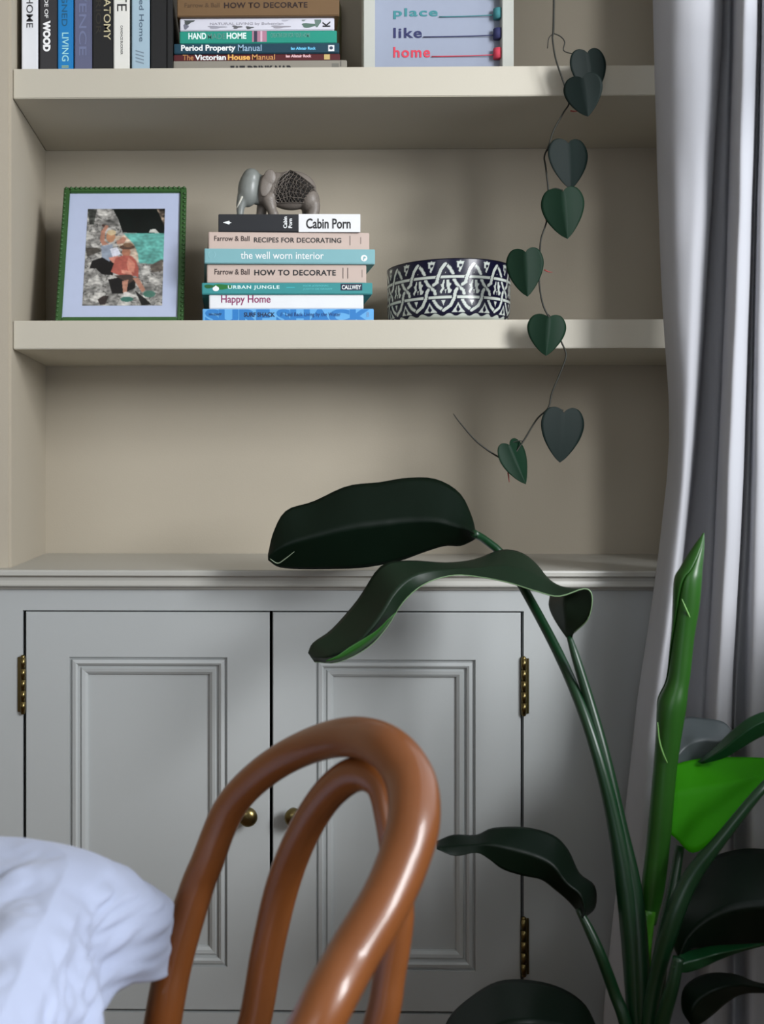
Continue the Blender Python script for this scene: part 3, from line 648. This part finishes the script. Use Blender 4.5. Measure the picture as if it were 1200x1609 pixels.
# A: big rear leaf
loft('leaf', [(748, 842, -.19), (741, 812, -.15), (722, 775, -.13), (685, 753, -.12), (640, 751, -.12), (595, 758, -.12), (545, 764, -.12), (492, 788, -.12), (450, 802, -.13), (430, 835, -.14), (421, 872, -.15)],
     [(750, 843, -.20), (735, 832, -.19), (715, 826, -.18), (680, 818, -.175), (640, 818, -.17), (600, 822, -.17), (550, 828, -.17), (500, 840, -.168), (460, 852, -.165), (435, 864, -.16), (421, 876, -.155)],
     [(748, 846, -.19), (738, 852, -.18), (722, 858, -.17), (698, 858, -.16), (665, 868, -.15), (625, 882, -.14), (570, 892, -.14), (515, 894, -.14), (470, 894, -.14), (438, 891, -.14), (421, 880, -.15)], leaf_dark, ribs=.0006, label='largest dark leaf, arching over the worktop')
petiole([(744, 838, -.195), (764, 850, -.175), (792, 876, -.165), (834, 945, -.20), (888, 1050, -.29), (930, 1160, -.34), (965, 1290, -.36), (990, 1440, -.38), (1002, 1620, -.40), (1006, 1760, -.41)], [14, 14, 15, 16, 17, 18, 24, 34, 30, 24])
tube('leaf_tear', [at(424, 878, -.156), at(436, 885, -.158), at(448, 878, -.164), at(462, 867, -.170)], [.0004, .0007, .0007, .0003], pm(150, 165, 140), pl, n=16, seg=6)['label'] = 'pale tear near the tip'
# B: drooping leaf
U = [(894, 1008), (880, 988), (868, 968), (862, 950), (864, 925), (850, 895), (822, 870), (788, 864), (745, 879), (700, 884), (640, 881), (598, 890), (562, 942), (522, 988), (492, 1010), (484, 1026)]
D = [(898, 1008), (902, 994), (924, 972), (930, 938), (918, 925), (878, 937), (842, 929), (800, 916), (755, 907), (712, 904), (668, 917), (634, 945), (608, 985), (578, 1017), (532, 1040), (494, 1040)]
du = [-.30, -.29, -.27, -.25, -.22, -.20, -.19, -.19, -.20, -.21, -.22, -.23, -.24, -.25, -.26, -.26]
dm = [-.30, -.30, -.31, -.31, -.30, -.29, -.28, -.27, -.27, -.27, -.28, -.30, -.31, -.31, -.30, -.27]
ddn = [-.30, -.31, -.33, -.34, -.34, -.34, -.33, -.31, -.29, -.28, -.28, -.28, -.27, -.27, -.27, -.265]
tm = [.5, .4, .35, .35, .4, .45, .5, .5, .5, .55, .6, .7, .72, .74, .7, .5]
Mi = [(u[0]+(d[0]-u[0])*t, u[1]+(d[1]-u[1])*t, y) for u, d, t, y in zip(U, D, tm, dm)]
loft('leaf', [(*u, y) for u, y in zip(U, du)], Mi, [(*d, y) for d, y in zip(D, ddn)], leaf_under, n=60, ribs=.0004, label='folded drooping leaf hanging in front of the cupboard')
SU = [(611, 972), (592, 990), (572, 1003), (550, 1016), (530, 1030), (512, 1038)]; SD = [(622, 962), (604, 988), (584, 1008), (560, 1026), (536, 1037), (512, 1041)]
loft('leaf_lip', [(*p, -.320) for p in SU], [((p[0]+q[0])/2, (p[1]+q[1])/2, -.318) for p, q in zip(SU, SD)], [(*q, -.30) for q in SD], leafmat('leaf_lip_green', rgb(44, 96, 36), .15, rgb(50, 130, 30), .45), n=20, k=3, label='lighter green upper side showing along the edge')
tube('leaf_margin', [at(d[0], d[1], y-.001) for d, y in zip(D[1:], ddn[1:])], .0007, pm(120, 150, 110), pl, n=60, seg=6)['label'] = 'pale leaf edge'
petiole([(894, 1000, -.30), (905, 1035, -.31), (925, 1100, -.32), (950, 1190, -.34), (975, 1300, -.36), (998, 1410, -.38), (1008, 1560, -.40), (1010, 1760, -.41)], [9, 14, 17, 19, 21, 24, 26, 24])
# C: rolled new leaf
Lb = [(1105, 837), (1088, 860), (1070, 888), (1062, 902), (1059, 950), (1054, 1010), (1048, 1065), (1036, 1092), (1031, 1150), (1024, 1230), (1016, 1320), (1008, 1400), (1004, 1450)]
Rb = [(1106, 838), (1106, 862), (1103, 895), (1100, 920), (1096, 965), (1089, 1010), (1083, 1065), (1075, 1115), (1068, 1165), (1060, 1230), (1052, 1320), (1042, 1390), (1030, 1450)]
YC = -.37; Lc, Rc = catmull(Lb, 90), catmull(Rb, 90); rows = []
for i in range(91):
    a, b = at(*Lc[i], YC), at(*Rc[i], YC); c = (a+b)/2; hw = max((b-a).length/2, .0003); row = []
    ph = -1.2-i*.05
    for k in range(33):
        t = k/32*2*math.pi; f = k/32; r = hw*(.90+.10*f) ; an = ph+t
        row.append((c.x+r*math.cos(an), c.y+r*math.sin(an), c.z+.0))
    rows.append(row)
o = grid_mesh('rolled_leaf', rows, leaf_new, pl, thick=.0006); o['label'] = 'tall tightly rolled new bright green leaf'
for pts in ([(1071, 941), (1079, 960), (1090, 984)], [(1033, 1135), (1036, 1165), (1044, 1190), (1052, 1206)]):
    tube('roll_edge', [at(p[0], p[1], YC-(.016 if k_ < len(pts)-1 else .008)) for k_, p in enumerate(pts)], [.0004, .0010, .0006] if len(pts) == 3 else [.0004, .0009, .0009, .0006], pm(120, 170, 96), pl, n=12, seg=6)
petiole([(1016, 1430, -.375), (1012, 1500, -.385), (1016, 1570, -.395), (1022, 1640, -.40), (1012, 1760, -.41)], [26, 20, 16, 16, 14], stem_bright)
# E: bright leaf, part of its backlight put into the colour
loft('leaf', [(1262, 1190, -.28), (1225, 1192, -.29), (1170, 1190, -.30), (1110, 1191, -.31), (1062, 1201, -.32), (1035, 1220, -.33), (1022, 1252, -.34)],
     [(1262, 1205, -.33), (1225, 1215, -.34), (1175, 1225, -.345), (1120, 1235, -.35), (1075, 1243, -.355), (1045, 1250, -.355), (1022, 1257, -.345)],
     [(1262, 1212, -.34), (1225, 1232, -.35), (1175, 1262, -.36), (1140, 1300, -.37), (1092, 1340, -.378), (1062, 1318, -.372), (1034, 1292, -.365), (1023, 1266, -.35)], leaf_bright, ribs=.0006, label='bright green leaf with backlight put into its colour')
petiole([(1262, 1180, -.40), (1200, 1236, -.44), (1135, 1315, -.44), (1085, 1380, -.43), (1055, 1450, -.43), (1030, 1540, -.42), (1015, 1640, -.42), (1010, 1760, -.41)], [10, 13, 17, 24, 26, 22, 20, 18])
# D: rear leaf in front of the curtain
loft('leaf', [(1056, 1196, -.31), (1058, 1150, -.28), (1075, 1128, -.26), (1105, 1129, -.26), (1135, 1134, -.27), (1150, 1148, -.28)],
     [(1058, 1197, -.31), (1075, 1175, -.30), (1090, 1165, -.30), (1110, 1162, -.30), (1130, 1165, -.30), (1146, 1158, -.29)],
     [(1060, 1199, -.31), (1080, 1197, -.30), (1095, 1196, -.30), (1108, 1195, -.30), (1125, 1182, -.30), (1148, 1160, -.29)], leafmat('leaf_grey', rgb(70, 78, 80), .1, rgb(60, 90, 60), .45), n=20, label='grey green leaf against the curtain')
loft('leaf', [(1096, 1197, -.32), (1125, 1172, -.33), (1150, 1148, -.34), (1180, 1126, -.35), (1225, 1112, -.36), (1270, 1110, -.37)],
     [(1100, 1199, -.33), (1135, 1178, -.345), (1160, 1158, -.355), (1190, 1138, -.365), (1230, 1124, -.375), (1272, 1120, -.38)],
     [(1104, 1200, -.33), (1140, 1190, -.34), (1165, 1175, -.35), (1195, 1158, -.36), (1232, 1145, -.37), (1272, 1140, -.38)], leaf_mid, n=24, ribs=.0003, label='narrow arching leaf above the bright leaf')
# F: big dark leaf right
loft('leaf', [(1060, 1492, -.42), (1052, 1440, -.38), (1072, 1396, -.35), (1110, 1352, -.33), (1160, 1335, -.33), (1210, 1335, -.33), (1275, 1345, -.34)],
     [(1066, 1505, -.44), (1080, 1475, -.44), (1105, 1450, -.44), (1140, 1432, -.44), (1180, 1425, -.44), (1220, 1425, -.44), (1275, 1430, -.43)],
     [(1072, 1510, -.44), (1085, 1492, -.43), (1110, 1488, -.42), (1145, 1487, -.41), (1180, 1486, -.40), (1225, 1486, -.40), (1275, 1485, -.40)], leaf_dark, ribs=.0005, label='broad dark leaf at the right edge')
loft('leaf', [(1060, 1512, -.45), (1068, 1500, -.44), (1090, 1492, -.43), (1120, 1486, -.43), (1160, 1484, -.43), (1200, 1482, -.43)],
     [(1058, 1520, -.455), (1072, 1515, -.455), (1096, 1508, -.45), (1124, 1500, -.45), (1160, 1492, -.44), (1200, 1484, -.43)],
     [(1058, 1526, -.455), (1078, 1528, -.45), (1104, 1520, -.45), (1130, 1508, -.44), (1162, 1496, -.435), (1200, 1486, -.43)], leaf_mid, n=20, label='turned up lower edge of the broad dark leaf')
petiole([(1066, 1505, -.45), (1056, 1550, -.45), (1042, 1600, -.44), (1022, 1690, -.42), (1012, 1760, -.41)], [16, 18, 20, 20, 16])
# G
loft('leaf', [(1086, 1612, -.45), (1071, 1585, -.44), (1076, 1550, -.43), (1110, 1530, -.42), (1155, 1531, -.42), (1195, 1545, -.42), (1262, 1548, -.42)],
     [(1090, 1610, -.45), (1086, 1590, -.46), (1096, 1572, -.46), (1122, 1556, -.46), (1158, 1548, -.45), (1200, 1552, -.44), (1262, 1555, -.43)],
     [(1092, 1612, -.45), (1104, 1606, -.45), (1120, 1594, -.44), (1142, 1575, -.44), (1166, 1562, -.43), (1202, 1560, -.43), (1262, 1562, -.43)], leaf_dark, n=24, ribs=.0003, label='small dark leaf low at the right edge')
petiole([(1262, 1555, -.42), (1330, 1580, -.42), (1300, 1700, -.42), (1120, 1790, -.41), (1020, 1790, -.41)], [10, 10, 12, 14, 14])
petiole([(1068, 1330, -.33), (1056, 1400, -.35), (1042, 1470, -.37), (1032, 1550, -.39), (1022, 1640, -.40), (1014, 1760, -.41)], [14, 17, 20, 24, 26, 20])
# H
U = [(918, 1442), (935, 1425), (934, 1392), (910, 1372), (892, 1335), (868, 1312), (825, 1300), (775, 1301), (748, 1312), (712, 1312), (686, 1322)]
D = [(912, 1440), (905, 1430), (892, 1415), (872, 1398), (850, 1382), (822, 1376), (790, 1366), (768, 1350), (748, 1340), (715, 1345), (686, 1334)]
loft('leaf', [(*u, -.34) for u in U], [((u[0]*.45+d[0]*.55), (u[1]*.5+d[1]*.5)+2, -.40+.004*i) for i, (u, d) in enumerate(zip(U, D))], [(*d, -.37) for d in D], leaf_dark, n=40, ribs=.0005, label='drooping leaf in front of the right cupboard door')
petiole([(908, 1428, -.38), (925, 1460, -.39), (945, 1505, -.40), (965, 1560, -.40), (985, 1620, -.41), (1002, 1760, -.41)], [10, 15, 17, 18, 20, 18])
# I
loft('leaf', [(690, 1640, -.36), (705, 1600, -.35), (735, 1570, -.34), (780, 1543, -.34), (830, 1540, -.34), (880, 1552, -.35), (918, 1578, -.37), (940, 1620, -.39)],
     [(700, 1690, -.42), (725, 1655, -.43), (755, 1630, -.43), (790, 1612, -.43), (830, 1606, -.43), (875, 1612, -.42), (910, 1622, -.42), (942, 1640, -.41)],
     [(700, 1720, -.42), (730, 1705, -.42), (760, 1690, -.42), (795, 1680, -.42), (830, 1672, -.42), (875, 1665, -.42), (910, 1655, -.41), (942, 1650, -.41)], leaf_dark, n=30, ribs=.0005, label='dark leaf at the bottom, left of the stalks')
petiole([(940, 1640, -.41), (965, 1680, -.41), (990, 1720, -.41), (1004, 1760, -.41)], [12, 14, 16, 16])
pc = at(1008, 0, -.41)
lathe('pot', [(.001, 0), (.085, 0), (.095, .01), (.118, .22), (.122, .235), (.122, .25), (.112, .25), (.110, .23), (.001, .225)], pm(150, 140, 128, .7), pl, 48, (pc.x, -.41, 0))
lathe('soil', [(.001, .236), (.108, .234)], pm(40, 30, 24, .95), pl, 40, (pc.x, -.41, 0))

# ------------------------------------------------------------------ trailing vine
vn = thing('trailing_vine_plant', 'trailing heart-leaved vine hanging down in front of the shelves', 'plant', (0, 0, 0))
YV = -.035
def VP(pts, y=YV): return [at(p[0], p[1], p[2] if len(p) > 2 else y) for p in pts]
vs1 = [(872, -300, .06), (871, -296, -.01), (870, -260), (871, -130), (870, 0), (869, 48), (868, 62), (873, 93), (886, 132), (894, 160), (885, 177), (870, 204), (862, 228), (855, 246), (857, 262), (861, 297), (862, 325), (858, 350), (850, 375), (848, 400), (847, 443), (852, 476), (861, 497), (874, 522), (883, 540), (889, 558), (882, 581), (867, 617), (861, 641), (843, 659), (822, 693), (800, 722), (783, 718), (750, 695), (723, 665), (712, 650)]
tube('stem', VP(vs1), [.0016]*6+[.0013]*28+[.0010, .0006], vine_stem, vn, n=260, seg=8)
tube('leaf_stalk', VP([(868, 52), (880, 57), (887, 66), (885, 79), (897, 84), (912, 86), (922, 84)]), .0009, vine_stem, vn, n=20, seg=6)
for pts in ([(870, 52), (862, 60), (860, 76)], [(886, 132), (900, 128), (912, 122)], [(857, 240), (870, 226), (890, 224)], [(861, 300), (872, 296), (884, 299)], [(849, 398), (838, 396), (826, 396)], [(861, 494), (864, 497), (866, 500)], [(861, 641), (872, 640), (885, 645)], [(822, 693), (812, 693), (801, 697)]):
    tube('leaf_stalk', VP(pts), .0008, vine_stem, vn, n=8, seg=6)
for a, b in (((896, 174), (909, 174)), ((857, 345), (862, 349)), ((855, 424), (868, 428)), ((798, 742), (800, 758))):
    tube('bud_sheath', VP([a, ((a[0]+b[0])/2, (a[1]+b[1])/2+1), b]), [.0011, .0009, .0003], red_m, vn, n=6, seg=6)
HO = [(0, 0), (.07, .075), (.20, .115), (.34, .07), (.44, -.08), (.465, -.27), (.40, -.50), (.27, -.72), (.12, -.90), (0, -1)]
HOc = catmull(HO, 36)
def heart(notch, tip, wpx, m, tilt=0, fold=.25, yaw=0, y=YV-.008, droop=.2):
    s_ = sc_at(y); a = at(*notch, y); b = at(*tip, y); L = (b-a).length; ax = (a-b).normalized()
    sx = Vector((ax.z, 0, -ax.x)); ny = Vector((0, -1, 0)); W_ = wpx*s_/.93
    rows = []
    for side in (-1, 1):
        for t in (np.linspace(1, 0, 8) if side < 0 else np.linspace(0, 1, 8)[1:]):
            row = []
            for hx, hy in HOc:
                my = min(hy, 0.0); x = hx*t*side; yy = my+(hy-my)*t
                dpt = fold*abs(x)*1.0 - .9*abs(x)**2*fold + droop*(yy*yy) *.3 + yaw*x
                p = a+ax*(yy*L)+sx*(x*W_)-ny*(-.0)+Vector((0, dpt*W_ - 0.002, 0))
                row.append(tuple(p))
            rows.append(row)
    return grid_mesh('leaf', rows, m, vn, thick=.0006)
heart((922, 84), (932, 152), 60, vine_leaf, yaw=.2, y=YV-.006)
heart((914, 124), (924, 183), 56, vine_leaf, yaw=-.3, y=YV-.03)
heart((892, 226), (897, 297), 69, vine_leaf, yaw=.35, y=YV-.006)
heart((884, 302), (892, 375), 66, vine_leaf2, fold=.5, yaw=-.1, y=YV-.018)
heart((825, 397), (829, 466), 56, vine_leaf2, fold=.5, yaw=-.2)
heart((862, 500), (858, 559), 61, vine_leaf2, fold=.6, y=YV-.012)
heart((885, 649), (880, 727), 70, vine_leaf, fold=.12, yaw=.15)
heart((800, 700), (826, 761), 48, vine_leaf2, fold=.7, yaw=.5)
px_ = at(890, 0, .10).x
lathe('pot', [(.001, 0), (.05, 0), (.055, .005), (.068, .10), (.070, .115), (.064, .115), (.06, .10), (.001, .098)], pm(196, 190, 178, .5), vn, 40, (px_, .10, Z0+.0002))
tube('stem', [(px_-.01, .10, Z0+.09), (px_-.015, .06, Z0+.125), (px_-.02, .03, Z0+.10), at(872, -298, .03)+Vector((0, 0, .005)), at(872, -297, .01)], .0016, vine_stem, vn, n=20, seg=8)

# ------------------------------------------------------------------ bentwood chair
ch = thing('bentwood_chair', 'honey brown bentwood chair with double looped back, nearest the camera', 'chair', (0, 0, 0))
def C3(px, py, d): return at(px, py, CAM.y+d)
outer = [(255, 1609, 1.0, 60), (275, 1506, 1.01, 58), (307, 1401, 1.02, 54), (325, 1355, 1.02, 52), (359, 1272, 1.02, 50), (409, 1217, 1.0, 50), (477, 1176, .97, 54), (548, 1158, .92, 62), (606, 1174, .87, 72), (643, 1222, .84, 80), (650, 1286, .81, 82), (632, 1355, .79, 80), (601, 1424, .77, 79), (555, 1500, .75, 80), (497, 1609, .72, 82)]
P = [C3(a, b, c) for a, b, c, d in outer]; Rr = [d*c/F/2 for a, b, c, d in outer]
seatc = Vector((-.16, -.86, .455))
P = [Vector((-.14, -.66, .0)), Vector((-.115, -.685, .25)), Vector((-.095, -.695, .43))]+P+[Vector((-.01, -1.0, .58)), Vector((-.04, -1.01, .45)), Vector((-.045, -1.02, .25)), Vector((-.035, -1.05, 0))]
Rr = [.012, .016, .0175]+Rr+[.017, .017, .015, .012]
tube('outer_hoop', P, Rr, wood_m, ch, n=200, seg=28)
inner = [(399, 1609, .97, 52), (420, 1492, .98, 52), (444, 1390, .98, 53), (476, 1309, .96, 51), (516, 1247, .94, 52), (560, 1216, .92, 54), (597, 1232, .90, 50), (612, 1290, .885, 46), (622, 1370, .875, 46), (626, 1440, .87, 48), (612, 1530, .865, 50), (597, 1609, .86, 52)]
P = [C3(a, b, c) for a, b, c, d in inner]; Rr = [d*c/F/2 for a, b, c, d in inner]
P = [Vector((-.03, -.74, .455)), Vector((-.008, -.74, .52))]+P+[Vector((.075, -.845, .52)), Vector((.035, -.86, .455))]
tube('inner_hoop', P, [Rr[0]]*2+Rr+[Rr[-1]]*2, wood_m, ch, n=150, seg=24)
lathe('seat', [(.001, .012), (.165, .010), (.185, .016), (.20, .014), (.205, 0), (.20, -.022), (.185, -.028), (.001, -.010)], wood_m, ch, 64, tuple(seatc))
for x_, y_ in ((-.28, -.72), (-.28, -1.0)):
    tube('leg', [(x_, y_, .44), (x_-.01, y_+(.01 if y_ > -.86 else -.01), .25), (x_-.03, y_+(.03 if y_ > -.86 else -.03), 0)], [.018, .016, .012], wood_m, ch, n=16, seg=16)
tube('foot_ring', [(-.16+.17*math.cos(a), -.86+.17*math.sin(a), .22) for a in np.linspace(0, 2*math.pi, 17)], .009, wood_m, ch, n=60, seg=12)

# ------------------------------------------------------------------ table and cloth
tc = Vector((-.145, -.755)); TZ = .725; rc = .07
tb = thing('dining_table', 'dining table hidden under the white cloth at lower left', 'table', (0, 0, 0))
boxo('table_top', (-1.25, tc.x-.006, -1.75, tc.y-.006, TZ-.032, TZ-.004), pm(150, 110, 70), tb, bev=.01)
for x_, y_ in ((-.36, -.93), (-1.15, -.93), (-.36, -1.62), (-1.15, -1.62)): boxo('leg', (x_-.03, x_+.03, y_-.03, y_+.03, 0, TZ-.032), pm(150, 110, 70), tb, bev=.004)
ns = 260; nt_in, nt_out = 60, 44
# perimeter: from far-left along far edge to the corner, then along the right edge towards the camera
per = []
Lf, Lr = 1.05, 1.0; arc = math.pi/2*rc; tot = Lf+arc+Lr
def spc(k):
    u = k/ns
    # concentrate samples near the corner
    return u
svals = np.concatenate([np.linspace(0, Lf-.35, 50), np.linspace(Lf-.35, Lf+arc+.3, 170)[1:], np.linspace(Lf+arc+.3, tot, 42)[1:]])
rows = []
def base_pt(s_):
    if s_ < Lf: return Vector((tc.x-rc-Lf+s_, tc.y)), Vector((0, 1))
    if s_ < Lf+arc:
        a = (s_-Lf)/rc; return Vector((tc.x-rc+rc*math.sin(a), tc.y-rc+rc*math.cos(a))), Vector((math.sin(a), math.cos(a)))
    return Vector((tc.x, tc.y-rc-(s_-Lf-arc))), Vector((1, 0))
cen = Vector((tc.x-.45, tc.y-.55))
for s_ in svals:
    b, n_ = base_pt(s_); row = []
    for t in np.linspace(1, 0, nt_in)[:-1]:           # inner table surface
        tq = t**1.6; p = b+(Vector((max(cen.x-.3*(1 if s_ < Lf-.2 else 0), -1.2) if 0 else cen.x, cen.y))-b)*tq
        h = noise.noise(Vector((p.x*14+3, p.y*9, 1)))*.004+abs(noise.noise(Vector((p.x*24-p.y*9, p.y*9+p.x*12, 5))))*.014+abs(noise.noise(Vector((p.x*60+9, p.y*34-p.x*20, 8))))*.005
        row.append((p.x, p.y, TZ+.0035+max(h, -.003)*min(1, (t*6))))
    ds = s_-(Lf+arc/2)                                 # distance from the corner
    cw = math.exp(-(ds/(.085 if ds < 0 else .05))**2)                       # corner flare
    hang = .132-.034*max(0, min(1, (ds-.01)/.04))+.028*max(0, min(1, (ds-.06)/.08))+.10*max(0, min(1, (ds-.22)/.12))
    for j in range(nt_out+1):
        t = j/nt_out; sl = t*hang
        rr = .012
        fold = math.sin(s_*26+.8)*.012+math.sin(s_*61+2)*.004+noise.noise(Vector((s_*12, t*2, 7)))*.012
        q = min(1, t/.62); q = q*(2-q)*.2+q*.8
        out = rr*min(1, t*8)+.096*cw*q-.012*cw*max(0, (t-.62)/.38)+.014*t+fold*t*(1-.6*cw)
        dp = (.50*t/.6 if t < .6 else .50+.50*(t-.6)/.4)
        drop = hang*(dp*cw+t*(1-cw))
        wr = noise.noise(Vector((s_*38, t*6+s_*14, 3)))*.006*min(1, t*4)+abs(noise.noise(Vector((s_*26+t*5, t*8-s_*20, 13))))*.009*min(1, t*4)
        p = b+n_*(out+wr)
        row.append((p.x, p.y, TZ+.0035-drop))
    rows.append(row)
o = grid_mesh('tablecloth', rows, cloth_m, None, thick=.0012)
tag(o, 'crumpled white cotton cloth draped over the table corner at lower left', 'tablecloth')
